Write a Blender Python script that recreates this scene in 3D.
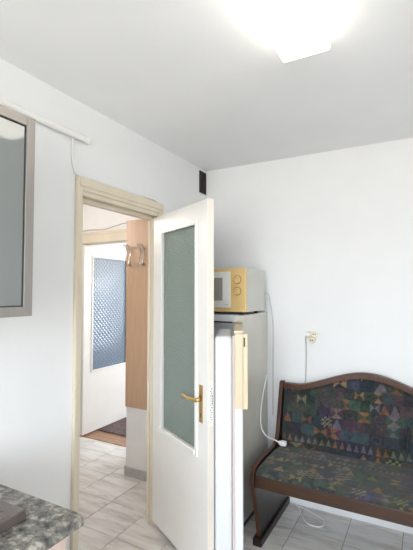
import bpy, bmesh, math, random
from mathutils import Vector, Matrix, noise

for o in list(bpy.data.objects):
    bpy.data.objects.remove(o)
SC = bpy.context.scene
COL = SC.collection
random.seed(7)
RAD = math.radians

# ------------------------------------------------------------------ camera
H = 2.5            # ceiling height
D = 2.842          # back wall
CX, CZ = 1.5565, 1.511
cam_d = bpy.data.cameras.new('camera')
cam = bpy.data.objects.new('camera', cam_d)
COL.objects.link(cam)
cam.location = (CX, 0.0, CZ)
cam.rotation_euler = (RAD(90 + 2.36), 0, RAD(28.64))
cam_d.sensor_fit = 'HORIZONTAL'
cam_d.sensor_width = 36.0
cam_d.lens = 36.0 * 397.2 / 413.0
cam_d.clip_start = 0.02
SC.camera = cam

# ------------------------------------------------------------------ world (overcast sky) and exposure
wd = bpy.data.worlds.new('sky')
SC.world = wd
wd.use_nodes = True
nt = wd.node_tree
nt.nodes.clear()
wo = nt.nodes.new('ShaderNodeOutputWorld')
wb = nt.nodes.new('ShaderNodeBackground')
wtc = nt.nodes.new('ShaderNodeTexCoord')
wsep = nt.nodes.new('ShaderNodeSeparateXYZ')
wmap = nt.nodes.new('ShaderNodeMapRange')
wmix = nt.nodes.new('ShaderNodeMix')
wmix.data_type = 'RGBA'
wmap.inputs['From Min'].default_value = -0.08
wmap.inputs['From Max'].default_value = 0.08
wmix.inputs[6].default_value = (0.64, 0.62, 0.58, 1)      # ground outside
wmix.inputs[7].default_value = (0.82, 0.91, 1.0, 1)       # overcast sky
nt.links.new(wtc.outputs['Generated'], wsep.inputs[0])
nt.links.new(wsep.outputs['Z'], wmap.inputs['Value'])
nt.links.new(wmap.outputs[0], wmix.inputs[0])
nt.links.new(wmix.outputs[2], wb.inputs['Color'])
nt.links.new(wb.outputs[0], wo.inputs[0])
wb.inputs['Strength'].default_value = 8.2
SC.view_settings.view_transform = 'Standard'
SC.view_settings.look = 'None'
SC.view_settings.gamma = 1.0
SC.view_settings.use_curve_mapping = False
SC.view_settings.exposure = 1.17
LAMP_STRENGTH = 2.4


def portal(name, loc, rot, sx, sy):
    l = bpy.data.lights.new(name, 'AREA')
    l.shape = 'RECTANGLE'
    l.size, l.size_y = sx, sy
    l.cycles.is_portal = True
    o = bpy.data.objects.new(name, l)
    COL.objects.link(o)
    o.location = loc
    o.rotation_euler = rot
    return o


# window openings: kitchen window behind the camera, window of the room beyond the hall
YR = -1.9
WK = (0.75, 2.50, 0.85, 2.35)      # x0 x1 z0 z1 in the wall y=YR
WF = (-0.75, 1.15, 1.00, 2.30)     # in the far wall y=YF
YF = 5.8
portal('window_portal', ((WK[0] + WK[1]) / 2, YR - 0.10, (WK[2] + WK[3]) / 2), (RAD(90), 0, 0), WK[1] - WK[0], WK[3] - WK[2])
portal('window_portal', ((WF[0] + WF[1]) / 2, YF + 0.10, (WF[2] + WF[3]) / 2), (RAD(-90), 0, 0), WF[1] - WF[0], WF[3] - WF[2])


# ------------------------------------------------------------------ materials
def mat(name, color, rough=0.6, metal=0.0, noise_amt=0.0, noise_scale=8.0, bump=0.0, bump_scale=40.0,
        spec=0.5, trans=0.0, emit=None, emit_s=0.0, stretch=None, coat=0.0):
    m = bpy.data.materials.new(name)
    m.use_nodes = True
    t = m.node_tree
    b = t.nodes['Principled BSDF']
    b.inputs['Base Color'].default_value = (*color, 1)
    b.inputs['Roughness'].default_value = rough
    b.inputs['Metallic'].default_value = metal
    b.inputs['Specular IOR Level'].default_value = spec
    b.inputs['Transmission Weight'].default_value = trans
    b.inputs['Coat Weight'].default_value = coat
    if emit:
        b.inputs['Emission Color'].default_value = (*emit, 1)
        b.inputs['Emission Strength'].default_value = emit_s
    if noise_amt or bump:
        tc = t.nodes.new('ShaderNodeTexCoord')
        mp = t.nodes.new('ShaderNodeMapping')
        if stretch:
            mp.inputs['Scale'].default_value = stretch
        t.links.new(tc.outputs['Object'], mp.inputs[0])
    if noise_amt:
        n = t.nodes.new('ShaderNodeTexNoise')
        n.inputs['Scale'].default_value = noise_scale
        n.inputs['Detail'].default_value = 5
        t.links.new(mp.outputs[0], n.inputs['Vector'])
        r = t.nodes.new('ShaderNodeValToRGB')
        r.color_ramp.elements[0].position = 0.3
        r.color_ramp.elements[1].position = 0.7
        r.color_ramp.elements[0].color = (*[c * (1 - noise_amt) for c in color], 1)
        r.color_ramp.elements[1].color = (*[min(1, c * (1 + noise_amt)) for c in color], 1)
        t.links.new(n.outputs['Fac'], r.inputs[0])
        t.links.new(r.outputs[0], b.inputs['Base Color'])
    if bump:
        n2 = t.nodes.new('ShaderNodeTexNoise')
        n2.inputs['Scale'].default_value = bump_scale
        n2.inputs['Detail'].default_value = 4
        t.links.new(mp.outputs[0], n2.inputs['Vector'])
        bp = t.nodes.new('ShaderNodeBump')
        bp.inputs['Strength'].default_value = bump
        bp.inputs['Distance'].default_value = 0.004
        t.links.new(n2.outputs['Fac'], bp.inputs['Height'])
        t.links.new(bp.outputs[0], b.inputs['Normal'])
    return m


def ramp(t, stops):
    r = t.nodes.new('ShaderNodeValToRGB')
    while len(r.color_ramp.elements) < len(stops):
        r.color_ramp.elements.new(0.5)
    for el, (p, c) in zip(r.color_ramp.elements, stops):
        el.position = p
        el.color = (*c, 1)
    return r


def mat_tile():
    m = mat('marble_tile', (0.7, 0.68, 0.66), rough=0.28, spec=0.5)
    t = m.node_tree
    b = t.nodes['Principled BSDF']
    tc = t.nodes.new('ShaderNodeTexCoord')
    oi = t.nodes.new('ShaderNodeObjectInfo')
    sc = t.nodes.new('ShaderNodeVectorMath'); sc.operation = 'SCALE'
    comb = t.nodes.new('ShaderNodeCombineXYZ')
    mul = t.nodes.new('ShaderNodeMath'); mul.operation = 'MULTIPLY'; mul.inputs[1].default_value = 37.0
    t.links.new(oi.outputs['Random'], mul.inputs[0])
    for i in range(3):
        t.links.new(mul.outputs[0], comb.inputs[i])
    add = t.nodes.new('ShaderNodeVectorMath'); add.operation = 'ADD'
    mp = t.nodes.new('ShaderNodeMapping')
    mp.inputs['Rotation'].default_value = (0, 0, RAD(-12))
    mp.inputs['Scale'].default_value = (2.2, 11.0, 6.0)
    t.links.new(tc.outputs['Object'], mp.inputs[0])
    t.links.new(mp.outputs[0], add.inputs[0])
    t.links.new(comb.outputs[0], add.inputs[1])
    n = t.nodes.new('ShaderNodeTexNoise')
    n.inputs['Scale'].default_value = 1.5
    n.inputs['Detail'].default_value = 7
    n.inputs['Roughness'].default_value = 0.62
    n.inputs['Distortion'].default_value = 0.7
    t.links.new(add.outputs[0], n.inputs['Vector'])
    r = ramp(t, [(0.28, (0.46, 0.41, 0.37)), (0.42, (0.64, 0.60, 0.56)), (0.55, (0.76, 0.73, 0.70)), (0.75, (0.83, 0.81, 0.79))])
    t.links.new(n.outputs['Fac'], r.inputs[0])
    t.links.new(r.outputs[0], b.inputs['Base Color'])
    return m


def mat_wood(name, c0, c1, rough=0.4, stretch=(1, 1, 1), scale=6.0, coat=0.0):
    m = mat(name, c0, rough=rough, coat=coat)
    t = m.node_tree
    b = t.nodes['Principled BSDF']
    tc = t.nodes.new('ShaderNodeTexCoord')
    mp = t.nodes.new('ShaderNodeMapping')
    mp.inputs['Scale'].default_value = stretch
    t.links.new(tc.outputs['Object'], mp.inputs[0])
    n = t.nodes.new('ShaderNodeTexNoise')
    n.inputs['Scale'].default_value = scale
    n.inputs['Detail'].default_value = 6
    n.inputs['Distortion'].default_value = 0.4
    t.links.new(mp.outputs[0], n.inputs['Vector'])
    r = ramp(t, [(0.3, c0), (0.7, c1)])
    t.links.new(n.outputs['Fac'], r.inputs[0])
    t.links.new(r.outputs[0], b.inputs['Base Color'])
    return m


def mat_granite():
    m = mat('granite_laminate', (0.3, 0.3, 0.3), rough=0.22)
    t = m.node_tree
    b = t.nodes['Principled BSDF']
    tc = t.nodes.new('ShaderNodeTexCoord')
    n = t.nodes.new('ShaderNodeTexNoise')
    n.inputs['Scale'].default_value = 42
    n.inputs['Detail'].default_value = 6
    n.inputs['Roughness'].default_value = 0.62
    n.inputs['Distortion'].default_value = 0.25
    t.links.new(tc.outputs['Object'], n.inputs['Vector'])
    r = ramp(t, [(0.32, (0.035, 0.035, 0.033)), (0.44, (0.11, 0.11, 0.10)), (0.53, (0.20, 0.185, 0.16)), (0.64, (0.40, 0.375, 0.33))])
    t.links.new(n.outputs['Fac'], r.inputs[0])
    t.links.new(r.outputs[0], b.inputs['Base Color'])
    return m


def mat_glass(name, color, pitch, trans, rough, strength, diag=True, spec=0.5):
    """obscured glass with a pressed lattice pattern; the pane lies in the local s/z plane (x, z)"""
    m = mat(name, color, rough=rough, trans=trans, spec=spec)
    t = m.node_tree
    b = t.nodes['Principled BSDF']
    b.inputs['IOR'].default_value = 1.45
    tc = t.nodes.new('ShaderNodeTexCoord')
    mp = t.nodes.new('ShaderNodeMapping')
    mp.inputs['Rotation'].default_value = (0, RAD(45 if diag else 0), 0)
    t.links.new(tc.outputs['Object'], mp.inputs[0])
    sp = t.nodes.new('ShaderNodeSeparateXYZ')
    t.links.new(mp.outputs[0], sp.inputs[0])
    outs = []
    for ax in ('X', 'Z'):
        k = t.nodes.new('ShaderNodeMath'); k.operation = 'MULTIPLY'
        k.inputs[1].default_value = math.pi / pitch
        t.links.new(sp.outputs[ax], k.inputs[0])
        s = t.nodes.new('ShaderNodeMath'); s.operation = 'SINE'
        t.links.new(k.outputs[0], s.inputs[0])
        a = t.nodes.new('ShaderNodeMath'); a.operation = 'ABSOLUTE'
        t.links.new(s.outputs[0], a.inputs[0])
        outs.append(a)
    mi = t.nodes.new('ShaderNodeMath'); mi.operation = 'MINIMUM'
    t.links.new(outs[0].outputs[0], mi.inputs[0])
    t.links.new(outs[1].outputs[0], mi.inputs[1])
    bp = t.nodes.new('ShaderNodeBump')
    bp.inputs['Strength'].default_value = strength
    bp.inputs['Distance'].default_value = pitch * 0.25
    t.links.new(mi.outputs[0], bp.inputs['Height'])
    t.links.new(bp.outputs[0], b.inputs['Normal'])
    return m


def mat_fabric():
    m = mat('patchwork_fabric', (0.1, 0.1, 0.1), rough=0.92, spec=0.3)
    t = m.node_tree
    b = t.nodes['Principled BSDF']
    b.inputs['Sheen Weight'].default_value = 0.15
    at = t.nodes.new('ShaderNodeVertexColor')
    at.layer_name = 'print'
    tc = t.nodes.new('ShaderNodeTexCoord')
    n = t.nodes.new('ShaderNodeTexNoise')
    n.inputs['Scale'].default_value = 45
    n.inputs['Detail'].default_value = 6
    n.inputs['Roughness'].default_value = 0.7
    t.links.new(tc.outputs['Object'], n.inputs['Vector'])
    r = ramp(t, [(0.3, (0.5, 0.55, 0.55)), (0.7, (1.3, 1.25, 1.2))])
    t.links.new(n.outputs['Fac'], r.inputs[0])
    mx = t.nodes.new('ShaderNodeMix')
    mx.data_type = 'RGBA'
    mx.blend_type = 'MULTIPLY'
    mx.inputs[0].default_value = 1.0
    t.links.new(at.outputs[0], mx.inputs[6])
    t.links.new(r.outputs[0], mx.inputs[7])
    t.links.new(mx.outputs[2], b.inputs['Base Color'])
    return m


M = dict(
    wall=mat('wall_paint', (0.83, 0.832, 0.83), rough=0.85, noise_amt=0.015, noise_scale=3, bump=0.08, bump_scale=60),
    hallwall=mat('hall_wall_paint', (0.87, 0.85, 0.83), rough=0.85, noise_amt=0.015, noise_scale=3),
    ceil=mat('ceiling_paint', (0.885, 0.887, 0.885), rough=0.9, noise_amt=0.02, noise_scale=2),
    casing=mat('cream_frame_paint', (0.74, 0.66, 0.52), rough=0.4, noise_amt=0.05, noise_scale=5, stretch=(1, 1, 0.3)),
    door=mat('door_paint', (0.84, 0.82, 0.785), rough=0.38, noise_amt=0.025, noise_scale=4),
    doorworn=mat('worn_edge_paint', (0.80, 0.73, 0.64), rough=0.5, noise_amt=0.08, noise_scale=20, stretch=(1, 1, .2)),
    grout=mat('grout', (0.28, 0.24, 0.21), rough=0.9, noise_amt=0.15),
    tile=mat_tile(),
    tilebase=mat('grey_skirting_tile', (0.48, 0.46, 0.45), rough=0.35, noise_amt=0.2, noise_scale=9),
    parquet=mat_wood('parquet', (0.22, 0.10, 0.045), (0.42, 0.22, 0.11), rough=0.35, stretch=(2, 14, 10)),
    rug=mat('brown_rug', (0.12, 0.085, 0.085), rough=0.95, noise_amt=0.5, noise_scale=35, bump=0.5, bump_scale=200),
    beech=mat_wood('beech_panel', (0.55, 0.355, 0.225), (0.61, 0.41, 0.27), rough=0.4, stretch=(12, 12, 0.8)),
    hookm=mat('hook_wire', (0.42, 0.40, 0.38), rough=0.3, metal=0.8),
    chrome=mat('chrome', (0.75, 0.74, 0.72), rough=0.2, metal=1.0),
    alu=mat('brushed_aluminium', (0.34, 0.315, 0.295), rough=0.38, metal=0.6, noise_amt=0.04, noise_scale=30, stretch=(1, 1, .1)),
    cabglass=mat('smoked_frosted_glass', (0.20, 0.215, 0.21), rough=0.06, spec=1.0),
    cabwhite=mat('cabinet_carcass', (0.72, 0.70, 0.67), rough=0.5),
    pink=mat_wood('pale_pink_wood', (0.62, 0.47, 0.40), (0.68, 0.54, 0.46), rough=0.45, stretch=(10, 10, 0.8)),
    granite=mat_granite(),
    hob=mat('brown_steel', (0.17, 0.14, 0.13), rough=0.25, metal=0.6, noise_amt=0.08, noise_scale=14),
    black=mat('black_plastic', (0.02, 0.02, 0.02), rough=0.5),
    vent=mat('dark_vent', (0.035, 0.028, 0.022), rough=0.6, noise_amt=0.3),
    pvc=mat('white_plastic', (0.86, 0.85, 0.82), rough=0.35),
    cream=mat('cream_plastic', (0.80, 0.74, 0.58), rough=0.35),
    fridge=mat('fridge_white', (0.76, 0.77, 0.79), rough=0.3),
    liner=mat('fridge_liner', (0.76, 0.77, 0.79), rough=0.35),
    gasket=mat('gasket', (0.70, 0.58, 0.53), rough=0.7),
    fridgeside=mat('fridge_side_grey', (0.66, 0.64, 0.57), rough=0.2, noise_amt=0.03, noise_scale=6, spec=0.6),
    beige=mat('beige_trim', (0.68, 0.57, 0.40), rough=0.4),
    mwood=mat('microwave_yellow', (0.78, 0.55, 0.24), rough=0.4, noise_amt=0.05, noise_scale=8),
    mring=mat('dial_ring', (0.42, 0.27, 0.10), rough=0.45),
    mside=mat('microwave_side', (0.64, 0.63, 0.58), rough=0.4),
    mwin=mat('microwave_window', (0.36, 0.34, 0.31), rough=0.15),
    brass=mat('brass', (0.60, 0.40, 0.17), rough=0.28, metal=1.0),
    bwood=mat_wood('bench_wood', (0.028, 0.0095, 0.0018), (0.050, 0.0175, 0.0035), rough=0.45, stretch=(1.5, 12, 12), coat=0.0),
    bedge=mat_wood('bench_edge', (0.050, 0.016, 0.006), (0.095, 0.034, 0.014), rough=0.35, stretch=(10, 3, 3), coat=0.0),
    bdark=mat_wood('bench_veneer_shaded', (0.012, 0.008, 0.006), (0.024, 0.016, 0.011), rough=0.35, stretch=(8, 8, 1)),  # dark brown veneer, deepened by the shade on the end panel faces
    fabric=mat_fabric(),
    lamp=mat('lamp_diffuser', (0.9, 0.9, 0.88), rough=0.4, emit=(1.0, 0.94, 0.84), emit_s=LAMP_STRENGTH),
    hallglobe=mat('hall_globe', (0.9, 0.9, 0.88), rough=0.4, emit=(1.0, 0.93, 0.86), emit_s=25.0),
    lampbase=mat('lamp_base', (0.82, 0.80, 0.76), rough=0.5),
    kglass=mat_glass('green_pressed_glass', (0.35, 0.43, 0.385), 0.020, 0.40, 0.10, 0.6),
    hglass=mat_glass('blue_pressed_glass', (0.20, 0.27, 0.36), 0.036, 0.20, 0.12, 0.4, spec=1.0),
    wire=mat('thin_cable', (0.42, 0.38, 0.33), rough=0.6),
    cord=mat('grey_cord', (0.62, 0.60, 0.56), rough=0.5),
    ink=mat('sticker_ink', (0.03, 0.03, 0.03), rough=0.6),
)


# ------------------------------------------------------------------ builders
def tag(o, label=None, cat=None, group=None, kind=None):
    if label: o['label'] = label
    if cat: o['category'] = cat
    if group: o['group'] = group
    if kind: o['kind'] = kind
    return o


def empty(name, loc=(0, 0, 0), rz=0.0):
    o = bpy.data.objects.new(name, None)
    o.empty_display_size = 0.1
    COL.objects.link(o)
    o.location = loc
    o.rotation_euler = (0, 0, rz)
    return o


def link(name, bm, m, parent=None, smooth=False, bevel=0.0, seg=2):
    bmesh.ops.recalc_face_normals(bm, faces=bm.faces)
    me = bpy.data.meshes.new(name)
    bm.to_mesh(me)
    bm.free()
    for x in (m if isinstance(m, (list, tuple)) else [m]):
        me.materials.append(x)
    o = bpy.data.objects.new(name, me)
    COL.objects.link(o)
    if parent:
        o.parent = parent
    if smooth:
        for p in me.polygons:
            p.use_smooth = True
    if bevel:
        b = o.modifiers.new('bevel', 'BEVEL')
        b.width = bevel
        b.segments = seg
        b.limit_method = 'ANGLE'
    return o


def box(bm, x0, x1, y0, y1, z0, z1, mi=0):
    v = [bm.verts.new(p) for p in ((x0, y0, z0), (x1, y0, z0), (x1, y1, z0), (x0, y1, z0),
                                   (x0, y0, z1), (x1, y0, z1), (x1, y1, z1), (x0, y1, z1))]
    fs = [(0, 3, 2, 1), (4, 5, 6, 7), (0, 1, 5, 4), (1, 2, 6, 5), (2, 3, 7, 6), (3, 0, 4, 7)]
    for f in fs:
        bm.faces.new([v[i] for i in f]).material_index = mi
    return v


def boxes(name, lst, m, parent=None, bevel=0.0, seg=2):
    bm = bmesh.new()
    for b in lst:
        box(bm, *b)
    return link(name, bm, m, parent, bevel=bevel, seg=seg)


def cyl(bm, c, axis, r, h, n=20, r2=None):
    """cylinder from point c along axis (unit) for h"""
    ax = Vector(axis).normalized()
    up = Vector((0, 0, 1)) if abs(ax.z) < 0.9 else Vector((1, 0, 0))
    a = ax.cross(up).normalized()
    b = ax.cross(a)
    c = Vector(c)
    r2 = r if r2 is None else r2
    lo = [bm.verts.new(c + a * r * math.cos(2 * math.pi * i / n) + b * r * math.sin(2 * math.pi * i / n)) for i in range(n)]
    hi = [bm.verts.new(c + ax * h + a * r2 * math.cos(2 * math.pi * i / n) + b * r2 * math.sin(2 * math.pi * i / n)) for i in range(n)]
    bm.faces.new(lo[::-1])
    bm.faces.new(hi)
    for i in range(n):
        j = (i + 1) % n
        bm.faces.new((lo[i], lo[j], hi[j], hi[i]))


def smooth_path(pts, k=8):
    P = [Vector(p) for p in pts]
    out = []
    for i in range(len(P) - 1):
        p0, p1, p2, p3 = P[max(i - 1, 0)], P[i], P[i + 1], P[min(i + 2, len(P) - 1)]
        for s in range(k):
            t = s / k
            out.append(0.5 * ((2 * p1) + (p2 - p0) * t + (2 * p0 - 5 * p1 + 4 * p2 - p3) * t * t + (3 * p1 - p0 - 3 * p2 + p3) * t ** 3))
    out.append(P[-1])
    return out


def tube(bm, pts, r, n=8, k=8):
    P = smooth_path(pts, k) if k else [Vector(p) for p in pts]
    rings = []
    prev = None
    for i, p in enumerate(P):
        t = (P[min(i + 1, len(P) - 1)] - P[max(i - 1, 0)]).normalized()
        if prev is None:
            up = Vector((0, 0, 1)) if abs(t.z) < 0.9 else Vector((1, 0, 0))
            a = t.cross(up).normalized()
        else:
            a = (prev - t * prev.dot(t)).normalized()
        prev = a
        b = t.cross(a)
        rings.append([bm.verts.new(p + a * r * math.cos(2 * math.pi * q / n) + b * r * math.sin(2 * math.pi * q / n)) for q in range(n)])
    for A, B in zip(rings, rings[1:]):
        for q in range(n):
            w = (q + 1) % n
            bm.faces.new((A[q], A[w], B[w], B[q]))
    bm.faces.new(rings[0][::-1])
    bm.faces.new(rings[-1])


def tubeobj(name, pts, r, m, parent=None, n=8, k=8):
    bm = bmesh.new()
    tube(bm, pts, r, n, k)
    return link(name, bm, m, parent, smooth=True)


def prism(bm, poly, axis, a0, a1, mi_side=0, mi_cap=0):
    """extrude 2D polygon along axis 'x' (poly is y,z) or 'y' (poly x,z) or 'z' (poly x,y)"""
    def pt(p, a):
        return {'x': (a, p[0], p[1]), 'y': (p[0], a, p[1]), 'z': (p[0], p[1], a)}[axis]
    A = [bm.verts.new(pt(p, a0)) for p in poly]
    B = [bm.verts.new(pt(p, a1)) for p in poly]
    bm.faces.new(A).material_index = mi_cap
    bm.faces.new(B[::-1]).material_index = mi_cap
    n = len(poly)
    for i in range(n):
        j = (i + 1) % n
        bm.faces.new((A[i], B[i], B[j], A[j])).material_index = mi_side


def struct(o, label, cat):
    return tag(o, label, cat, kind='structure')


# ------------------------------------------------------------------ the setting
WT = 0.06                      # thickness of the kitchen/hall wall
DY0, DY1, DZ = 1.497, 2.152, 2.00   # clear door opening
XR = 2.65
XHL = -2.0                     # hall far-left wall
YH = 3.04                      # wall with the second door
HALLY0 = 0.3
struct(boxes('ceiling', [(XHL - .1, XR + .1, YR - .12, YF + .12, H, H + .1)], M['ceil']), 'white painted ceiling over the kitchen and hall', 'ceiling')
struct(boxes('wall_left', [(-WT, 0, YR, DY0 - .03, 0, H), (-WT, 0, DY1 + .03, D + .1, 0, H), (-WT, 0, DY0 - .03, DY1 + .03, DZ + .03, H)], M['wall']),
       'white wall on the left holding the doorway', 'wall')
struct(boxes('wall_back', [(0, XR + .1, D, D + .1, 0, H)], M['wall']), 'white back wall behind the fridge and bench', 'wall')
struct(boxes('wall_right', [(XR, XR + .1, YR, D, 0, H)], M['wall']), 'white wall on the right of the kitchen', 'wall')
struct(boxes('wall_rear', [(-WT, WK[0], YR - .12, YR, 0, H), (WK[1], XR + .1, YR - .12, YR, 0, H),
                           (WK[0], WK[1], YR - .12, YR, 0, WK[2]), (WK[0], WK[1], YR - .12, YR, WK[3], H)], M['wall']),
       'white wall with the kitchen window', 'wall')
# shaft wall in the hall carrying the coat panel
struct(boxes('wall_shaft', [(-0.625, -WT, 2.61, D + .1, 0, H)], M['hallwall']), 'white wall corner in the hall behind the coat panel', 'wall')
FX0, FX1 = -1.62, -0.80        # opening of the second door
struct(boxes('wall_hall_end', [(XHL, FX0 - .02, YH, YH + .12, 0, H), (FX1 + .02, -0.625, YH, YH + .12, 0, H),
                               (FX0 - .02, FX1 + .02, YH, YH + .12, 2.06, H), (-0.625, 1.6, D + .1, YH + .12, 0, H)], M['hallwall']),
       'white hall end wall around the second door', 'wall')
struct(boxes('wall_hall_left', [(XHL - .1, XHL, HALLY0, YF, 0, H)], M['hallwall']), 'white wall on the far side of the hall', 'wall')
struct(boxes('wall_hall_near', [(XHL, -WT, HALLY0 - .1, HALLY0, 0, H)], M['hallwall']), 'white wall at the near end of the hall', 'wall')
struct(boxes('wall_room_far', [(XHL, WF[0], YF, YF + .12, 0, H), (WF[1], 1.7, YF, YF + .12, 0, H),
                               (WF[0], WF[1], YF, YF + .12, 0, WF[2]), (WF[0], WF[1], YF, YF + .12, WF[3], H)], M['hallwall']),
       'white wall with the window of the room beyond the hall', 'wall')
struct(boxes('wall_room_right', [(1.6, 1.7, YH + .12, YF, 0, H)], M['hallwall']), 'white right wall of the room beyond the hall', 'wall')


def window(name, w, y, label):
    r = empty(name, ((w[0] + w[1]) / 2, y, w[2]))
    struct(r, label, 'window')
    hw, hh = (w[1] - w[0]) / 2, w[3] - w[2]
    f = 0.05
    boxes('window_frame', [(-hw, -hw + f, -.03, .03, 0, hh), (hw - f, hw, -.03, .03, 0, hh), (-hw + f, hw - f, -.03, .03, 0, f),
                           (-hw + f, hw - f, -.03, .03, hh - f, hh), (-f / 2, f / 2, -.03, .03, f, hh - f)], M['pvc'], r)
    boxes('window_sill', [(-hw - .04, hw + .04, .03 if y < 0 else -.22, .22 if y < 0 else -.03, -.03, 0)], M['pvc'], r)


window('window_1', WK, YR - .05, 'white framed kitchen window behind the viewer')
window('window_2', WF, YF + .05, 'white framed window of the room beyond the hall')

# tiled floor of kitchen and hall
floor = struct(boxes('floor', [(XHL, XR, YR, YH + .06, -.06, -.004)], M['grout']), 'pale veined marble tile floor with dark joints', 'floor')
TP = 0.31
tile_mesh = {}
for i in range(-7, 10):
    for j in range(-13, 4):
        x0, y0 = -0.135 + i * TP, 1.927 + j * TP
        x1, y1 = x0 + TP, y0 + TP
        if x1 < 0 and y1 < HALLY0: continue
        cx0, cx1 = max(x0, XHL), min(x1, XR)
        cy0, cy1 = max(y0, YR), min(y1, YH + .03)
        if x0 > 0 and y0 > D: continue
        if cx1 - cx0 < .02 or cy1 - cy0 < .02: continue
        w, h = cx1 - cx0 - .004, cy1 - cy0 - .004
        key = (round(w, 3), round(h, 3))
        if key not in tile_mesh:
            bm = bmesh.new()
            box(bm, -w / 2, w / 2, -h / 2, h / 2, -.008, -.0012)
            v = [e for e in bm.edges if all(q.co.z > -.002 for q in e.verts)]
            bmesh.ops.bevel(bm, geom=v, offset=.0012, segments=1, affect='EDGES')
            bmesh.ops.recalc_face_normals(bm, faces=bm.faces)
            me = bpy.data.meshes.new('tile')
            bm.to_mesh(me); bm.free()
            me.materials.append(M['tile'])
            tile_mesh[key] = me
        o = bpy.data.objects.new('tile', tile_mesh[key])
        COL.objects.link(o)
        o.parent = floor
        o.location = ((cx0 + cx1) / 2, (cy0 + cy1) / 2, .0012)

# wooden floor of the room beyond
floor2 = struct(boxes('floor_beyond', [(XHL, 1.6, YH + .06, YF, -.06, -.006)], M['parquet']), 'brown parquet floor of the room beyond the hall', 'floor')
pm = None
for r_ in range(9):
    for c_ in range(6):
        if pm is None:
            bm = bmesh.new()
            box(bm, 0, .345, 0, .068, -.0055, .0)
            bmesh.ops.recalc_face_normals(bm, faces=bm.faces)
            pm = bpy.data.meshes.new('plank'); bm.to_mesh(pm); bm.free()
            pm.materials.append(M['parquet'])
        o = bpy.data.objects.new('plank', pm)
        COL.objects.link(o)
        o.parent = floor2
        o.location = (-1.99 + c_ * .348 + (r_ % 2) * .17, YH + .062 + r_ * .07, random.uniform(-.0004, .0004))
boxes('threshold_strip', [(FX0, FX1, YH + .030, YH + .062, -.004, .004)], M['parquet'], floor2)

# grey tile skirting on the shaft wall
t1 = struct(empty('baseboard_hall', (-0.625, 2.61, 0)), 'grey stone tile skirting along the hall corner', 'baseboard')
boxes('skirting_tile', [(-.008, .30, -.012, 0, 0, .072)], M['tilebase'], t1, bevel=.001)
boxes('skirting_tile', [(.303, .505, -.012, 0, 0, .072)], M['tilebase'], t1, bevel=.001)
boxes('skirting_tile', [(-.012, 0, 0, .30, 0, .072)], M['tilebase'], t1, bevel=.001)

# ------------------------------------------------------------------ kitchen doorway and its glazed leaf
d1 = struct(empty('door_1', (0, DY1, 0)), 'cream kitchen door with green pressed glass standing half open', 'door')


def P(o, p):      # parent keeping world placement for meshes modelled in world space
    o.parent = p
    o.matrix_parent_inverse = Matrix.Translation(p.location).inverted() if p.rotation_euler.z == 0 else \
        (Matrix.Translation(p.location) @ Matrix.Rotation(p.rotation_euler.z, 4, 'Z')).inverted()
    return o


# architraves (proud of the wall) and stepped lining
AW = 0.055
P(boxes('architrave', [(0, .016, DY0 - AW, DY0 - .012, 0, DZ + .10), (.016, .022, DY0 - AW, DY0 - .036, 0, DZ + .10)], M['casing'], bevel=.003), d1)
P(boxes('architrave', [(0, .016, DY1 + .012, DY1 + AW, 0, DZ + .10), (.016, .022, DY1 + .036, DY1 + AW, 0, DZ + .10)], M['casing'], bevel=.003), d1)
P(boxes('architrave', [(0, .016, DY0 - .012, DY1 + .012, DZ + .036, DZ + .10), (.016, .024, DY0 - .036, DY1 + .036, DZ + .056, DZ + .10)], M['casing'], bevel=.003), d1)
P(boxes('jamb_lining', [(-WT - .01, .004, DY0 - .03, DY0, 0, DZ), (-.060, -.042, DY0, DY0 + .012, 0, DZ)], M['casing'], bevel=.002), d1)
P(boxes('jamb_lining', [(-WT - .01, .004, DY1, DY1 + .03, 0, DZ), (-.060, -.042, DY1 - .012, DY1, 0, DZ)], M['casing'], bevel=.002), d1)
P(boxes('head_lining', [(-WT - .01, .004, DY0 - .03, DY1 + .03, DZ + .012, DZ + .042), (-WT - .01, -.038, DY0, DY1, DZ - .012, DZ + .012)], M['casing'], bevel=.002), d1)
for yy in (DY0 - .05, DY1 + .01):
    P(boxes('hall_architrave', [(-WT - .016, -WT, yy, yy + .04, 0, DZ + .07)], M['casing'], bevel=.002), d1)
P(boxes('hall_architrave', [(-WT - .016, -WT, DY0 - .01, DY1 + .01, DZ + .03, DZ + .07)], M['casing'], bevel=.002), d1)

# leaf: local x = along the leaf from the hinge, local y = through the leaf (0 = face seen), z up
ANG = 61.0
LW, LT = 0.664, 0.038
leaf_e_loc = Vector((-0.004, 2.130, 0))
lrz = RAD(-90 + ANG)
GX0, GX1, GZ0, GZ1 = 0.122, 0.550, 0.662, 1.882


def frame_boxes(w, t, z0, z1, gx0, gx1, gz0, gz1):
    return [(0, gx0, 0, t, z0, z1), (gx1, w, 0, t, z0, z1), (gx0, gx1, 0, t, z0, gz0), (gx0, gx1, 0, t, gz1, z1)]


def place(o, parent, loc, rz):
    o.parent = parent
    o.location = Vector(loc) - parent.location
    o.rotation_euler = (0, 0, rz)
    return o


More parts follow.
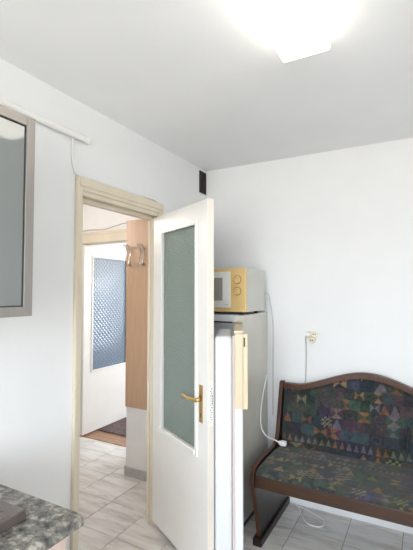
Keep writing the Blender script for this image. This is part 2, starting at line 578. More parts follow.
def leaf_mesh(name, w, t, z0, z1, g, m):
    # frame-shaped slab without inner seams
    bm = bmesh.new()
    gx0, gx1, gz0, gz1 = g
    out = [(0, z0), (w, z0), (w, z1), (0, z1)]
    inn = [(gx0, gz0), (gx1, gz0), (gx1, gz1), (gx0, gz1)]
    V = {}
    for s, y in ((0, 0), (1, t)):
        for k, ring in (('o', out), ('i', inn)):
            for q, p in enumerate(ring):
                V[s, k, q] = bm.verts.new((p[0], y, p[1]))
    for q in range(4):
        w_ = (q + 1) % 4
        bm.faces.new((V[0, 'o', q], V[0, 'o', w_], V[0, 'i', w_], V[0, 'i', q]))
        bm.faces.new((V[1, 'o', q], V[1, 'i', q], V[1, 'i', w_], V[1, 'o', w_]))
        bm.faces.new((V[0, 'o', q], V[1, 'o', q], V[1, 'o', w_], V[0, 'o', w_]))
        bm.faces.new((V[0, 'i', q], V[0, 'i', w_], V[1, 'i', w_], V[1, 'i', q]))
    return link(name, bm, m, bevel=.003)


leaf = place(leaf_mesh('leaf', LW, LT, .038, 1.998, (GX0, GX1, GZ0, GZ1), M['door']), d1, leaf_e_loc, lrz)


def L(o):
    o.parent = leaf
    return o


pane = L(boxes('pane', [(GX0 - .006, GX1 + .006, .016, .021, GZ0 - .006, GZ1 + .006)], M['kglass']))
bw_ = .016
for b in ((GX0 - .012, GX0 + bw_ * .5, GZ0 - .012, GZ1 + .012), (GX1 - bw_ * .5, GX1 + .014, GZ0 - .028, GZ1 + .012)):
    L(boxes('glazing_bead', [(b[0], b[1], -.009, .006, b[2], b[3])], M['door'], bevel=.003))
L(boxes('glazing_bead', [(GX0 - .012, GX1 - .006, -.016, .006, GZ0 - .024, GZ0 + .006)], M['door'], bevel=.005))
L(boxes('glazing_bead', [(GX0 + .008, GX1 - .008, -.009, .006, GZ1 - .006, GZ1 + .012)], M['door'], bevel=.003))
# worn free edge with lock plate and scuffed sticker
L(boxes('edge_strip', [(LW - .0005, LW + .0015, .003, LT - .003, .042, 1.994)], M['doorworn']))
L(boxes('lock_plate', [(LW + .001, LW + .003, .009, .029, .82, 1.05)], M['pvc']))
bmk = bmesh.new()
for q in range(16):
    z = .84 + q * .012
    w = random.uniform(.002, .007)
    y0 = random.uniform(.010, .020)
    box(bmk, LW + .0025, LW + .0036, y0, y0 + w, z, z + random.uniform(.002, .006))
for q in range(4):
    box(bmk, LW + .0025, LW + .0036, .022, .028, .93 + q * .013, .937 + q * .013)
sc = L(link('edge_scuffs', bmk, M['ink']))
sc['kind'] = 'stuff'
# brass handle
hx = 0.600
plate = L(boxes('handle_plate', [(hx - .017, hx + .017, -.005, 0, .825, 1.020)], M['brass'], bevel=.003))
bm = bmesh.new()
cyl(bm, (hx, -.004, .945), (0, -1, 0), .011, .030, 16)
link_ = [(hx, -.036, .945), (hx - .02, -.044, .946), (hx - .08, -.042, .942), (hx - .128, -.040, .947)]
tube(bm, link_, .0095, 10)
L(link('handle_lever', bm, M['brass'], smooth=True))
bm = bmesh.new()
cyl(bm, (hx, -.0045, .868), (0, -1, 0), .0048, .0012, 12)
box(bm, hx - .0022, hx + .0022, -.0057, -.0045, .850, .868)
L(link('keyhole', bm, M['ink']))
# second handle on the other face
bm = bmesh.new()
box(bm, hx - .017, hx + .017, LT, LT + .005, .825, 1.020)
cyl(bm, (hx, LT + .004, .945), (0, 1, 0), .011, .030, 16)
tube(bm, [(hx, LT + .036, .945), (hx - .03, LT + .042, .948), (hx - .08, LT + .040, .946), (hx - .135, LT + .034, .958)], .0085, 10)
L(link('rear_handle', bm, M['brass']))
for z in (.25, 1.02, 1.75):
    bm = bmesh.new()
    cyl(bm, (.002, LT + .006, z), (0, 0, 1), .006, .08, 12)
    L(link('hinge', bm, M['brass'], smooth=True))

# ------------------------------------------------------------------ second door at the end of the hall
d2 = struct(empty('door_2', (FX0, YH, 0)), 'white hall door with blue diamond pressed glass opened into the far room', 'door')
P(boxes('architrave', [(FX0 - .06, FX0 - .004, YH - .016, YH, 0, 2.125)], M['casing'], bevel=.003), d2)
P(boxes('architrave', [(FX1 + .004, FX1 + .06, YH - .016, YH, 0, 2.125)], M['casing'], bevel=.003), d2)
P(boxes('architrave', [(FX0 - .004, FX1 + .004, YH - .016, YH, 2.012, 2.125), (FX0 - .004, FX1 + .004, YH - .022, YH - .016, 2.095, 2.125)], M['casing'], bevel=.003), d2)
P(boxes('jamb_lining', [(FX0 - .02, FX0, YH - .004, YH + .124, 0, 2.04)], M['casing']), d2)
P(boxes('jamb_lining', [(FX1, FX1 + .02, YH - .004, YH + .124, 0, 2.04)], M['casing']), d2)
P(boxes('head_lining', [(FX0 - .02, FX1 + .02, YH - .004, YH + .124, 2.012, 2.06)], M['casing']), d2)
G2 = (.125, .70, .66, 1.885)
# local x runs away along the leaf (+y in the room), seen face at local y = 0 looking towards +x
leaf2 = place(leaf_mesh('leaf', .80, .038, .014, 2.0, G2, M['door']), d2, (FX0 + .038, YH + .015, 0), RAD(90))
pane2 = boxes('pane', [(G2[0] - .006, G2[1] + .006, .016, .021, G2[2] - .006, G2[3] + .006)], M['hglass'], leaf2)
for b in ((G2[0] - .014, G2[0] + .006, G2[2] - .014, G2[3] + .014), (G2[1] - .006, G2[1] + .014, G2[2] - .014, G2[3] + .014),
          (G2[0] + .006, G2[1] - .006, G2[2] - .014, G2[2] + .006), (G2[0] + .006, G2[1] - .006, G2[3] - .006, G2[3] + .014)):
    boxes('glazing_bead', [(b[0], b[1], -.008, .006, b[2], b[3])], M['door'], leaf2, bevel=.002)
bm = bmesh.new()
box(bm, .735, .765, -.005, 0, .85, 1.05)
tube(bm, [(.75, -.005, .96), (.75, -.045, .96), (.70, -.045, .96), (.63, -.04, .965)], .008, 8, 4)
link('handle', bm, M['brass'], leaf2)

# ------------------------------------------------------------------ upper cabinet over the worktop
CY0, CY1, CZ0, CZ1, CXF = 0.045, 0.945, 1.424, 2.132, 0.335
cab = tag(empty('wall_cabinet', (0, CY1, CZ0)), 'grey aluminium framed wall cabinet with smoked glass door above worktop', 'cabinet')
P(boxes('body', [(0.002, CXF - .022, CY0, CY0 + .018, CZ0, CZ1), (0.002, CXF - .022, CY1 - .018, CY1, CZ0, CZ1),
                 (0.002, CXF - .022, CY0 + .018, CY1 - .018, CZ0, CZ0 + .018), (0.002, CXF - .022, CY0 + .018, CY1 - .018, CZ1 - .018, CZ1),
                 (0.002, .008, CY0 + .018, CY1 - .018, CZ0 + .018, CZ1 - .018)], M['cabwhite']), cab)
P(boxes('shelf', [(.010, CXF - .04, CY0 + .019, CY1 - .019, 1.77, 1.788)], M['cabwhite']), cab)
for (a, b) in ((CY0, (CY0 + CY1) / 2 - .0015), ((CY0 + CY1) / 2 + .0015, CY1)):
    fw = .034
    dr = P(boxes('door', [(CXF - .020, CXF, a, a + fw, CZ0, CZ1), (CXF - .020, CXF, b - fw, b, CZ0, CZ1),
                          (CXF - .020, CXF, a + fw, b - fw, CZ0, CZ0 + fw), (CXF - .020, CXF, a + fw, b - fw, CZ1 - fw, CZ1)], M['alu'], bevel=.0015), cab)
    g = boxes('glass_panel', [(CXF - .013, CXF - .008, a + fw - .006, b - fw + .006, CZ0 + fw - .006, CZ1 - fw + .006)], M['cabglass'])
    g.parent = dr
    g.matrix_parent_inverse = Matrix.Translation(cab.location).inverted()
    g.matrix_parent_inverse = dr.matrix_parent_inverse.inverted() @ Matrix.Identity(4) if False else Matrix.Identity(4)
    s = boxes('seal', [(CXF - .009, CXF - .006, a + fw, a + fw + .004, CZ0 + fw, CZ1 - fw), (CXF - .009, CXF - .006, b - fw - .004, b - fw, CZ0 + fw, CZ1 - fw),
                       (CXF - .009, CXF - .006, a + fw + .004, b - fw - .004, CZ0 + fw, CZ0 + fw + .004), (CXF - .009, CXF - .006, a + fw + .004, b - fw - .004, CZ1 - fw - .004, CZ1 - fw)], M['black'])
    s.parent = dr

# white conduit along the wall with the cable that drops from it to the door frame
cond = tag(empty('wall_conduit', (0, 1.0, 2.315)), 'white plastic conduit running along left wall above the cabinet', 'conduit')
bm = bmesh.new()
cyl(bm, (.020, -0.6, 2.305), (0, 1, 0), .0175, 2.09, 20)
P(link('pipe', bm, M['pvc'], smooth=False, bevel=.002), cond)
bm = bmesh.new()
cyl(bm, (.020, 1.475, 2.305), (0, 1, 0), .0195, .036, 20)
P(link('end_cap', bm, M['pvc'], bevel=.002), cond)
tag(tubeobj('cable', [(.012, 1.418, 2.288), (.008, 1.415, 2.24), (.007, 1.418, 2.18), (.008, 1.432, 2.125), (.010, 1.46, 2.108), (.010, 1.55, 2.1045), (.010, 1.75, 2.105),
                      (.010, 1.95, 2.106), (.010, 2.08, 2.115), (.009, 2.14, 2.108)], .005, M['pvc']),
    'thin white cable dropping from conduit and running over door frame', 'cable')
tag(tubeobj('hall_cable', [(-1.66, YH - .006, 2.136), (-1.5, YH - .006, 2.150), (-1.3, YH - .006, 2.140), (-1.15, YH - .006, 2.165), (-1.0, YH - .006, 2.185), (-.85, YH - .006, 2.16)], .0035, M['wire']),
    'thin loose cable above the second door frame in hall', 'cable')

# ------------------------------------------------------------------ worktop, base cabinet, hob
CT = 0.87
tag(empty('x'), 'x', 'x') if False else None
prof = [(0.003, CT), (.655, CT), (.672, CT - .003), (.684, CT - .011), (.689, CT - .022), (.685, CT - .032), (.672, CT - .038), (.003, CT - .038)]
bm = bmesh.new()
prism(bm, prof, 'y', -0.9, .858)
tag(link('worktop', bm, M['granite'], bevel=.003), 'grey granite patterned worktop with rounded front edge', 'worktop')
base = tag(empty('base_cabinet', (0, .85, 0)), 'pale pinkish wood base cabinet under granite worktop', 'cabinet')
P(boxes('body', [(.003, .62, -.88, .84, .10, CT - .039)], M['pink']), base)
P(boxes('plinth', [(.003, .57, -.88, .82, .0, .10)], M['black']), base)
for q in range(3):
    y0 = -.88 + q * .5733
    dd = P(boxes('door', [(.621, .640, y0 + .003, y0 + .570, .11, CT - .05)], M['pink'], bevel=.002), base)
    bm = bmesh.new()
    tube(bm, [(.64, y0 + .50, .62), (.665, y0 + .50, .62), (.665, y0 + .50, .74), (.64, y0 + .50, .74)], .005, 8, 3)
    hh = link('handle', bm, M['chrome'])
    hh.parent = dd

HX, HY = 0.566, 0.763      # far right corner of the hob
hob = tag(empty('gas_hob', (HX - .25, HY - .28, CT)), 'brown steel hob with raised edges set on granite worktop', 'hob')
bm = bmesh.new()
x0, x1, y0, y1 = -.25, .25, -.28, .28
rim = .022
# rim frame + sunken tray
for b in ((x0, x1, y0, y0 + rim), (x0, x1, y1 - rim, y1), (x0, x0 + rim, y0 + rim, y1 - rim), (x1 - rim, x1, y0 + rim, y1 - rim)):
    pass
V0 = [bm.verts.new((a, b, 0.0005)) for a, b in ((x0, y0), (x1, y0), (x1, y1), (x0, y1))]
V1 = [bm.verts.new((a, b, .030)) for a, b in ((x0 + .004, y0 + .004), (x1 - .004, y0 + .004), (x1 - .004, y1 - .004), (x0 + .004, y1 - .004))]
V2 = [bm.verts.new((a, b, .030)) for a, b in ((x0 + .045, y0 + .045), (x1 - .045, y0 + .045), (x1 - .045, y1 - .045), (x0 + .045, y1 - .045))]
V3 = [bm.verts.new((a, b, .022)) for a, b in ((x0 + .058, y0 + .058), (x1 - .058, y0 + .058), (x1 - .058, y1 - .058), (x0 + .058, y1 - .058))]
bm.faces.new(V0)
for A, B in ((V0, V1), (V1, V2), (V2, V3)):
    for q in range(4):
        w = (q + 1) % 4
        bm.faces.new((A[q], A[w], B[w], B[q]))
bm.faces.new(V3)
link('tray', bm, M['hob'], hob, bevel=.004, seg=3)
for sx in (-.09, .09):
    for sy in (-.11, .11):
        bm = bmesh.new()
        cyl(bm, (sx, sy, .021), (0, 0, 1), .042, .012, 20)
        cyl(bm, (sx, sy, .033), (0, 0, 1), .030, .007, 20)
        link('burner', bm, M['black'], hob)

# ------------------------------------------------------------------ coat panel with wire hooks
cp = tag(empty('coat_panel', (-.52, 2.61, .56)), 'tall beech wood coat panel with wire hooks in the hall', 'coat rack')
P(boxes('board', [(-.622, -.30, 2.590, 2.609, .563, 2.103)], M['beech'], bevel=.001), cp)
for hxp in (-.588, -.447):
    bm = bmesh.new()
    yb = 2.589
    for sgn in (-1, 1):
        a = hxp + sgn * .018
        tube(bm, [(hxp + sgn * .006, yb - .003, 1.735), (a, yb - .022, 1.722), (a + sgn * .004, yb - .035, 1.745), (a, yb - .012, 1.82), (a - sgn * .002, yb - .028, 1.875),
                  (a - sgn * .004, yb - .055, 1.895), (a - sgn * .004, yb - .062, 1.875)], .0042, 8, 5)
    tube(bm, [(hxp - .022, yb - .002, 1.855), (hxp, yb - .006, 1.865), (hxp + .022, yb - .002, 1.855)], .003, 8, 4)
    box(bm, hxp - .014, hxp + .014, yb - .006, yb, 1.726, 1.75)
    P(link('hook', bm, M['hookm'], smooth=False), cp)

# rug in the room beyond
bm = bmesh.new()
prism(bm, [(-1.93, 3.285), (.3, 3.27), (.3, 5.2), (-1.93, 5.2)], 'z', .002, .010)
tag(link('rug', bm, M['rug']), 'dark brown rug on parquet behind the hall door', 'rug')

# ------------------------------------------------------------------ vent grille high in the corner
vt = tag(empty('vent_grille', (0, 2.79, 2.30)), 'dark brown vent grille high on wall beside the corner', 'vent')
vy0, vy1, vz0, vz1 = 2.728, 2.828, 2.302, 2.478
P(boxes('frame', [(.0, .010, vy0, vy0 + .012, vz0, vz1), (.0, .010, vy1 - .012, vy1, vz0, vz1), (.0, .010, vy0 + .012, vy1 - .012, vz0, vz0 + .012), (.0, .010, vy0 + .012, vy1 - .012, vz1 - .012, vz1)], M['vent'], bevel=.001), vt)
P(boxes('backing', [(.0, .002, vy0 + .012, vy1 - .012, vz0 + .012, vz1 - .012)], M['black']), vt)
for q in range(8):
    z = vz0 + .018 + q * .0183
    bm = bmesh.new()
    prism(bm, [(.002, z + .010), (.009, z), (.009, z + .003), (.002, z + .013)], 'y', vy0 + .012, vy1 - .012)
    P(link('slat', bm, M['vent']), vt)

# ------------------------------------------------------------------ ceiling lamp
LX0, LX1, LY0, LY1 = 1.078, 1.268, 0.95, 1.512
lamp = tag(empty('ceiling_lamp', ((LX0 + LX1) / 2, (LY0 + LY1) / 2, H)), 'white rectangular flush ceiling lamp switched on', 'lamp')
P(boxes('base_plate', [(LX0 + .008, LX1 - .008, LY0 + .008, LY1 - .008, H - .014, H)], M['lampbase'], bevel=.002), lamp)
bm = bmesh.new()
v = box(bm, LX0, LX1, LY0, LY1, H - .078, H - .0145)
for q in v[:4]:
    q.co.x += .004 * (1 if q.co.x < (LX0 + LX1) / 2 else -1)
P(link('diffuser', bm, M['lamp'], bevel=.008, seg=3), lamp)

# ------------------------------------------------------------------ refrigerator with its door standing open
FXL, FXR, FYF, FYB, FZT = 0.042, 0.532, 2.36, 2.815, 1.357
fr = tag(empty('refrigerator', ((FXL + FXR) / 2, (FYF + FYB) / 2, 0)), 'white refrigerator with grey sides and its door open toward viewer', 'refrigerator')
w = .032
P(boxes('side_panel', [(FXR - w, FXR, FYF, FYB, .05, FZT)], M['fridgeside'], bevel=.003), fr)
P(boxes('side_panel', [(FXL, FXL + w, FYF, FYB, .05, FZT)], M['fridgeside'], bevel=.003), fr)
P(boxes('inner_liner', [(FXL + w, FXR - w, FYB - .03, FYB, .05, FZT - .045), (FXL + w, FXR - w, FYF + .002, FYB - .03, .05, .25), (FXL + w, FXR - w, FYF + .002, FYB - .03, FZT - .065, FZT - .045),
                        (FXL + w, FXL + w + .02, FYF + .002, FYB - .03, .25, FZT - .065), (FXR - w - .02, FXR - w, FYF + .002, FYB - .03, .25, FZT - .065)], M['liner']), fr)
P(boxes('top_cap', [(FXL + w + .001, FXR - w - .001, FYF - .008, FYB, FZT - .043, FZT)], M['fridge'], bevel=.004), fr)
P(boxes('top_seam', [(FXL + .004, FXR - .004, FYF - .006, FYF + .02, FZT - .052, FZT - .044)], M['black']), fr)
P(boxes('kick_plate', [(FXL + .01, FXR - .01, FYF + .03, FYB - .02, .012, .05)], M['black']), fr)
for fx in (FXL + .05, FXR - .05):
    for fy in (FYF + .06, FYB - .06):
        bm = bmesh.new()
        cyl(bm, (fx, fy, 0.0005), (0, 0, 1), .016, .013, 12)
        P(link('foot', bm, M['black']), fr)
fb = P(boxes('freezer_flap', [(FXL + w + .022, FXR - w - .022, FYF + .03, FYF + .05, 1.03, 1.29)], M['liner'], bevel=.004), fr)
for z in (.45, .64, .83):
    P(boxes('shelf', [(FXL + w + .021, FXR - w - .021, FYF + .05, FYB - .035, z, z + .006)], M['liner']), fr)
# hinge bracket
P(boxes('hinge_bracket', [(FXR - .06, FXR + .006, FYF - .03, FYF + .01, FZT - .046, FZT - .040)], M['beige'], bevel=.001), fr)
# open door: local x from hinge to free end, +y local is the inner side
DL = .480
cdir = Vector((CX - FXR, 0 - (FYF - .006), 0)).normalized()
drz = math.atan2(cdir.y, cdir.x) + RAD(0.6)
fd = boxes('door', [(0, DL, -.048, -.004, .075, FZT - .062)], M['fridge'], bevel=.008, seg=3)
place(fd, fr, (FXR + .003, FYF - .010, 0), drz)
# local -y side is ... the liner goes on the side facing the fridge when shut
S = -1
def dbox(name, lst, m, bevel=0.0, seg=2):
    return boxes(name, lst, m, fd, bevel=bevel, seg=seg)
dbox('gasket', [(.012, DL - .012, -.058, -.048, .09, FZT - .078)], M['gasket'], bevel=.002)
dbox('liner', [(.022, DL - .012, -.158, -.058, .085, FZT - .082)], M['liner'], bevel=.026, seg=4)
for z, hgt in ((.14, .12), (.50, .09), (.80, .09), (1.08, .07)):
    dbox('door_shelf', [(.035, DL - .045, -.163, -.158, z, z + hgt)], M['liner'], bevel=.003, seg=2)
dbox('top_trim', [(-.002, DL + .003, -.050, -.002, FZT - .064, FZT - .050)], M['beige'], bevel=.004)
dbox('bottom_trim', [(-.002, DL + .003, -.050, -.002, .060, .076)], M['beige'], bevel=.004)
hd = dbox('handle', [(DL - .050, DL + .010, -.0035, .022, .905, FZT - .066), (DL + .0005, DL + .010, -.046, -.0035, .905, FZT - .066)], M['beige'], bevel=.004)
slot = boxes('grip_slot', [(DL + .0095, DL + .0112, .000, .008, 1.225, 1.272)], M['black'], hd)

# ------------------------------------------------------------------ microwave on the fridge
MX0, MX1, MY0, MY1, MZ0, MZ1 = .085, .545, 2.385, 2.735, FZT + .018, 1.664
mw = tag(empty('microwave_oven', ((MX0 + MX1) / 2, (MY0 + MY1) / 2, FZT)), 'yellow fronted microwave oven on top of the refrigerator', 'microwave')
P(boxes('body', [(MX0 + .002, MX1 - .002, MY0 + .022, MY1, MZ0, MZ1 - .002)], M['mside'], bevel=.004), mw)
P(boxes('front_panel', [(MX0, MX1, MY0, MY0 + .021, MZ0, MZ1)], M['mwood'], bevel=.004), mw)
md = P(boxes('door', [(MX0 + .012, MX1 - .108, MY0 - .008, MY0 - .0005, MZ0 + .028, MZ1 - .022)], M['pvc'], bevel=.003), mw)
for o_ in (boxes('window', [(MX0 + .05, MX1 - .165, MY0 - .0095, MY0 - .008, MZ0 + .075, MZ1 - .062)], M['mwin']),
           boxes('door_print', [(MX1 - .150, MX1 - .122, MY0 - .0088, MY0 - .008, MZ0 + .045, MZ0 + .052)], M['mside'])):
    o_.parent = md
for z in (1.588, 1.512):
    bm = bmesh.new()
    kx = MX1 - .060
    cyl(bm, (kx, MY0 - .003, z), (0, -1, 0), .024, .015, 28, .021)
    kb = P(link('knob', bm, M['mwood'], bevel=.001), mw)
    rb = bmesh.new()
    cyl(rb, (kx, MY0, z), (0, -1, 0), .029, .003, 28)
    rg = link('dial_ring', rb, M['mring'])
    rg.parent = kb
    gp = boxes('grip', [(-.004, .004, -.009, 0, -.021, .021)], M['mwood'], kb, bevel=.001)
    gp.location = (kx, MY0 - .018, z)
    gp.rotation_euler = (0, RAD(35), 0)
for fx in (MX0 + .05, MX1 - .05):
    for fy in (MY0 + .05, MY1 - .05):
        bm = bmesh.new()
        cyl(bm, (fx, fy, FZT + .0005), (0, 0, 1), .014, .0175, 12)
        P(link('foot', bm, M['black']), mw)
tag(tubeobj('power_cord', [(.50, 2.745, 1.46), (.530, 2.775, 1.50), (.548, 2.815, 1.48), (.552, 2.832, 1.42), (.562, 2.832, 1.36), (.572, 2.832, 1.25), (.570, 2.832, 1.0), (.566, 2.832, .6)], .004, M['cord']),
    'thin grey appliance cord hanging behind fridge and microwave', 'cord')

# ------------------------------------------------------------------ wall socket with three-way adaptor
so = tag(empty('wall_socket', (.855, D, 1.195)), 'cream three-way socket adaptor on back wall above bench', 'socket')
bm = bmesh.new()
cyl(bm, (.858, D, 1.194), (0, -1, 0), .036, .008, 28)
P(link('plate', bm, M['cream'], bevel=.002), so)
for (dx, dz) in ((-.020, .016), (.022, .018), (.004, -.026)):
    bm = bmesh.new()
    cyl(bm, (.857 + dx, D - .008, 1.194 + dz), (0, -1, 0), .0215, .026, 22)
    lobe = P(link('outlet', bm, M['cream'], bevel=.003), so)
    for sx in (-.007, .007):
        if dx < 0: continue
        bm = bmesh.new()
        cyl(bm, (.857 + dx + sx, D - .034, 1.194 + dz), (0, -1, 0), .0045, .0008, 10)
        hle = link('pin_hole', bm, M['black'])
        hle.parent = lobe
bm = bmesh.new()
cyl(bm, (.837, D - .034, 1.210), (0, -1, 0), .018, .028, 20, .014)
pl = tag(empty('plug', (.837, D - .034, 1.210)), 'white plug in socket with lead running down behind bench', 'plug')
P(link('plug_body', bm, M['pvc'], bevel=.002), pl)
P(tubeobj('lead', [(.837, D - .058, 1.206), (.826, D - .058, 1.190), (.820, D - .030, 1.14), (.816, D - .010, 1.05), (.812, D - .008, .95), (.808, D - .008, .80), (.806, D - .008, .5), (.806, D - .008, .08)], .0032, M['wire']), pl)

# ------------------------------------------------------------------ upholstered bench
BX0, BX1 = 0.648, 1.792
BC = (BX0 + BX1) / 2
ben = tag(empty('upholstered_bench', (BC, 2.55, 0)), 'dark brown wooden bench with patchwork print seat and arched back', 'bench')


def sstep(a, b, t):
    t = max(0, min(1, (t - a) / (b - a)))
    return t * t * (3 - 2 * t)


def rail_top(x):
    d = abs(x - BC) / ((BX1 - BX0) / 2)          # 0 centre, 1 ends
    hump = .115 * (1 - sstep(0.0, .80, d)) ** 0.85
    return .862 + hump


def back_y(z):       # front plane of the reclined backrest
    return 2.668 + (z - .43) * .215


PAL_D = [(.022, .032, .036), (.016, .024, .045), (.036, .028, .046), (.026, .040, .034), (.042, .037, .034), (.022, .046, .050), (.050, .042, .050)]
PAL_A = [(.30, .13, .05), (.38, .25, .09), (.20, .17, .19), (.26, .22, .14), (.29, .12, .06), (.18, .18, .21)]
PAL_M = [(.05, .09, .09), (.05, .05, .10), (.08, .07, .06), (.09, .05, .06), (.05, .07, .05)]


def pattern(u, v, seed):
    """flat woven print: u, v in metres -> colour"""
    row = math.floor(v / .062)
    rs = random.Random(row * 131 + seed)
    off = rs.random() * .08
    cw = rs.choice((.058, .066, .085))
    c = math.floor((u + off) / cw)
    r = random.Random(row * 7919 + c * 104729 + seed * 17)
    a = ((u + off) / cw) % 1.0
    b = (v / .062) % 1.0
    dark, acc, mid = r.choice(PAL_D), r.choice(PAL_A), r.choice(PAL_M)
    k = r.random()
    if rs.random() < .10:                        # a row of small triangles
        aa = (a * 2) % 1.0
        return acc if b > .15 and abs(aa - .5) < (.85 - b) * .55 else dark
    if k < .15:                                  # bow tie
        return acc if abs(b - .5) < abs(a - .5) * .9 and .06 < b < .94 else dark
    if k < .25:                                  # hour glass
        return acc if abs(a - .5) < abs(b - .5) * .95 and .06 < a < .94 else mid
    if k < .28:                                  # checker
        return ((.30, .26, .17) if (int(a * 5) + int(b * 5)) % 2 else (.015, .015, .018))
    if k < .42:                                  # single triangle
        return acc if abs(a - .5) < (1 - b) * .48 else dark
    if k < .50:                                  # circle
        rr = math.hypot(a - .5, b - .5)
        return mid if rr < .36 and rr > .22 else dark
    if k < .72:
        return mid
    return dark


def paint(me, fn):
    ca = me.color_attributes.new('print', 'FLOAT_COLOR', 'POINT')
    for i, vtx in enumerate(me.vertices):
        c = fn(vtx.co)
        f = 0.36 + 0.3 * (noise.noise(vtx.co * 9.0) * .5 + .5)
        h1 = noise.noise(vtx.co * 5.0 + Vector((3, 7, 1)))
        h2 = noise.noise(vtx.co * 24.0)
        f *= 1 + .35 * h2
        ca.data[i].color = (c[0] * f * (1 + .15 * h1) + .007, c[1] * f * (1 - .10 * h1) + .009, c[2] * f * (1 + .40 * h1 - .05) + .009, 1)


# seat cushion: closed profile swept along x
SX0, SX1 = BX0 + .027, BX1 - .027
sp = []
for a in range(0, 9):           # rounded front
    t = a / 8 * math.pi / 2
    sp.append((2.208 + .035 * (1 - math.sin(t)), .424 + .035 * (1 - math.cos(t)) if False else .424 + .035 * math.sin(a / 8 * math.pi / 2)))
sp = [(2.205 + .040 * (1 - math.cos(a / 8 * math.pi / 2)), .442 + .036 * math.sin(a / 8 * math.pi / 2)) for a in range(9)]
ny = 90
for i in range(1, ny + 1):
    y = 2.245 + (2.690 - 2.245) * i / ny
    sp.append((y, .478 + .010 * math.sin(math.pi * i / ny) - .012 * i / ny))
low = [(2.690, .418), (2.228, .418), (2.228, .4415), (2.205, .4415)]
bm = bmesh.new()
NX = 210
rows = []
for i in range(NX + 1):
    x = SX0 + (SX1 - SX0) * i / NX
    e_ = min(x - SX0, SX1 - x)
    dz = -.012 * (1 - min(1, e_ / .02)) ** 2
    rows.append([bm.verts.new((x, y, z + dz)) for y, z in sp] + [bm.verts.new((x, y, z)) for y, z in low])
n = len(rows[0])
for A, B in zip(rows, rows[1:]):
    for q in range(n):
        w_ = (q + 1) % n
        bm.faces.new((A[q], B[q], B[w_], A[w_]))
bm.faces.new(rows[0]); bm.faces.new(rows[-1][::-1])
seat = P(link('seat_cushion', bm, M['fabric'], smooth=True), ben)
paint(seat.data, lambda c: [q * .78 + k_ for q, k_ in zip(pattern(c.x, c.y + c.z, 3), (.042, .046, .042))])

# backrest cushion with stitched grooves
seamL = [(.86, .80), (.93, .765), (.975, .70), (.995, .63), (1.0, .56)]
def mirror(s): return [(2 * BC - a, b) for a, b in s]
seams = [seamL, mirror(seamL), [(BC - .02, .80), (BC + .07, .84), (BC + .17, .88)], [(BC + .02, .80), (BC - .07, .84), (BC - .17, .88)]]
def seg_d(px, pz, s):
    best = 9
    for (ax, az), (bx_, bz) in zip(s, s[1:]):
        dx, dz = bx_ - ax, bz - az
        t = max(0, min(1, ((px - ax) * dx + (pz - az) * dz) / (dx * dx + dz * dz)))
        best = min(best, math.hypot(px - ax - dx * t, pz - az - dz * t))
    return best
bm = bmesh.new()
NZ = 100
front, backv = [], []
for i in range(NX + 1):
    x = SX0 + (SX1 - SX0) * i / NX
    zt = rail_top(x) - .030
    cf, cb = [], []
    for k in range(NZ + 1):
        z = .43 + (zt - .43) * k / NZ
        e_ = min(x - SX0, SX1 - x, zt - z, (z - .43) + .02)
        bul = .032 * (1 - max(0, 1 - e_ / .045) ** 2)
        g = min(seg_d(x, z, s) for s in seams)
        bul -= .026 * math.exp(-(g / .012) ** 2)
        cf.append(bm.verts.new((x, back_y(z) + .02 - bul, z)))
    front.append(cf)
    backv.append([bm.verts.new((x, back_y(.43) + .05, .43)), bm.verts.new((x, back_y(zt) + .05, zt))])
for A, B in zip(front, front[1:]):
    for k in range(NZ):
        bm.faces.new((A[k], B[k], B[k + 1], A[k + 1]))
for i in range(NX):
    a0, a1 = backv[i]; b0, b1 = backv[i + 1]
    bm.faces.new((a0, a1, b1, b0))
    bm.faces.new((front[i][-1], front[i + 1][-1], b1, a1))
    bm.faces.new((front[i][0], a0, b0, front[i + 1][0]))
bm.faces.new(front[0] + [backv[0][1], backv[0][0]])
bm.faces.new([backv[-1][0], backv[-1][1]] + front[-1][::-1])
bk = P(link('back_cushion', bm, M['fabric'], smooth=True), ben)
paint(bk.data, lambda c: [q * .95 + k_ for q, k_ in zip(pattern(c.x, c.z, 11), (.012, .014, .014))])

# arched top rail
bm = bmesh.new()
ring = []
for i in range(61):
    x = SX0 - .004 + (SX1 - SX0 + .008) * i / 60
    zt = rail_top(x)
    y0 = back_y(zt) - .010
    ring.append([bm.verts.new(p) for p in ((x, y0, zt - .036), (x, y0, zt - .006), (x, y0 + .008, zt), (x, y0 + .052, zt), (x, y0 + .058, zt - .006), (x, y0 + .056, zt - .036))])
for A, B in zip(ring, ring[1:]):
    for q in range(6):
        w_ = (q + 1) % 6
        bm.faces.new((A[q], B[q], B[w_], A[w_]))
bm.faces.new(ring[0]); bm.faces.new(ring[-1][::-1])
P(link('top_rail', bm, M['bedge'], bevel=.002), ben)
# front rail below the seat
P(boxes('front_rail', [(SX0, SX1, 2.200, 2.226, .371, .441)], M['bwood'], bevel=.004), ben)
P(boxes('rear_rail', [(SX0, SX1, 2.66, 2.685, .34, .4175)], M['bwood']), ben)
P(boxes('seat_board', [(SX0, SX1, 2.228, 2.659, .400, .4175)], M['bdark']), ben)
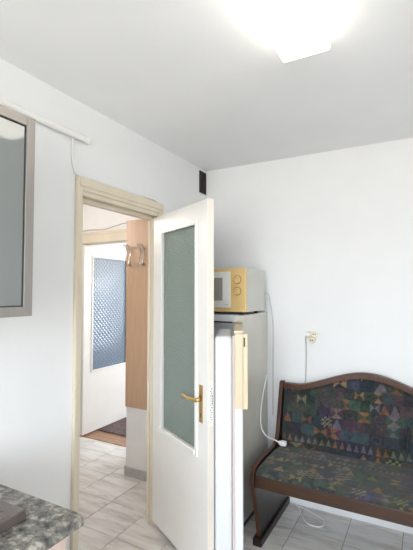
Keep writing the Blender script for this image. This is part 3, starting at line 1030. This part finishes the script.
# shaped end panels and skids
ctrl = [(2.292, .045), (2.262, .16), (2.228, .27), (2.196, .36), (2.184, .415), (2.196, .455), (2.232, .480), (2.33, .492), (2.48, .490), (2.58, .494), (2.630, .52), (2.652, .57), (2.690, .70), (2.728, .83), (2.742, .868),
        (2.768, .878), (2.800, .866), (2.802, .80), (2.795, .60), (2.80, .40), (2.815, .20), (2.82, .045)]
poly = [(p.x, p.y) for p in smooth_path([(a, b, 0) for a, b in ctrl], 4)]
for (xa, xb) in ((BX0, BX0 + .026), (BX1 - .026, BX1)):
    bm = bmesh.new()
    prism(bm, poly, 'x', xa, xb, 0, 1)  # caps use the darker wood with shade in its colour, edges stay brown
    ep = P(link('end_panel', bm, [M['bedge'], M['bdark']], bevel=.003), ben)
    xm = (xa + xb) / 2
    P(boxes('skid', [(xm - .028, xm + .028, 2.262, 2.832, .0005, .045)], M['bdark'], bevel=.004), ben)

# extension lead: its socket lies on the bench, its cable hangs from beside the fridge
ex = tag(empty('extension_lead', (.69, 2.61, .475)), 'white extension lead plug lying at corner of bench seat', 'cord')
P(tubeobj('lead', [(.572, 2.70, .92), (.556, 2.66, .80), (.546, 2.64, .68), (.556, 2.62, .58), (.60, 2.60, .530), (.652, 2.595, .518), (.690, 2.595, .506)], .0045, M['pvc']), ex)
bm = bmesh.new()
cyl(bm, (.688, 2.595, .504), (1, 0, -.06), .010, .014, 12, .016)
box(bm, .702, .740, 2.577, 2.612, .490, .518)
P(link('plug_body', bm, M['pvc'], bevel=.004), ex)
tag(tubeobj('floor_cable', [(.72, 2.83, .012), (.76, 2.80, .006), (.80, 2.72, .005), (.86, 2.64, .005), (.93, 2.63, .005), (.965, 2.68, .005), (.94, 2.735, .005), (.86, 2.775, .005), (.76, 2.81, .006)], .004, M['pvc']),
    'white cable looped on the floor tiles beneath the bench', 'cable')

# ------------------------------------------------------------------ pendant lamp in the hall (out of the frame, mirrored in the kitchen door)
hl = tag(empty('hall_lamp', (-1.2, 2.05, H)), 'round white globe pendant hanging from the hall ceiling', 'lamp')
bm = bmesh.new()
cyl(bm, (-1.2, 2.05, H - .02), (0, 0, 1), .045, .02, 24)
P(link('base', bm, M['pvc'], bevel=.002), hl)
bm = bmesh.new()
cyl(bm, (-1.2, 2.05, 2.18), (0, 0, 1), .007, H - .02 - 2.18, 12)
P(link('stem', bm, M['pvc']), hl)
bm = bmesh.new()
bmesh.ops.create_uvsphere(bm, u_segments=24, v_segments=16, radius=.085)
bmesh.ops.translate(bm, verts=bm.verts, vec=(-1.2, 2.05, 2.10))
P(link('globe', bm, M['hallglobe'], smooth=True), hl)
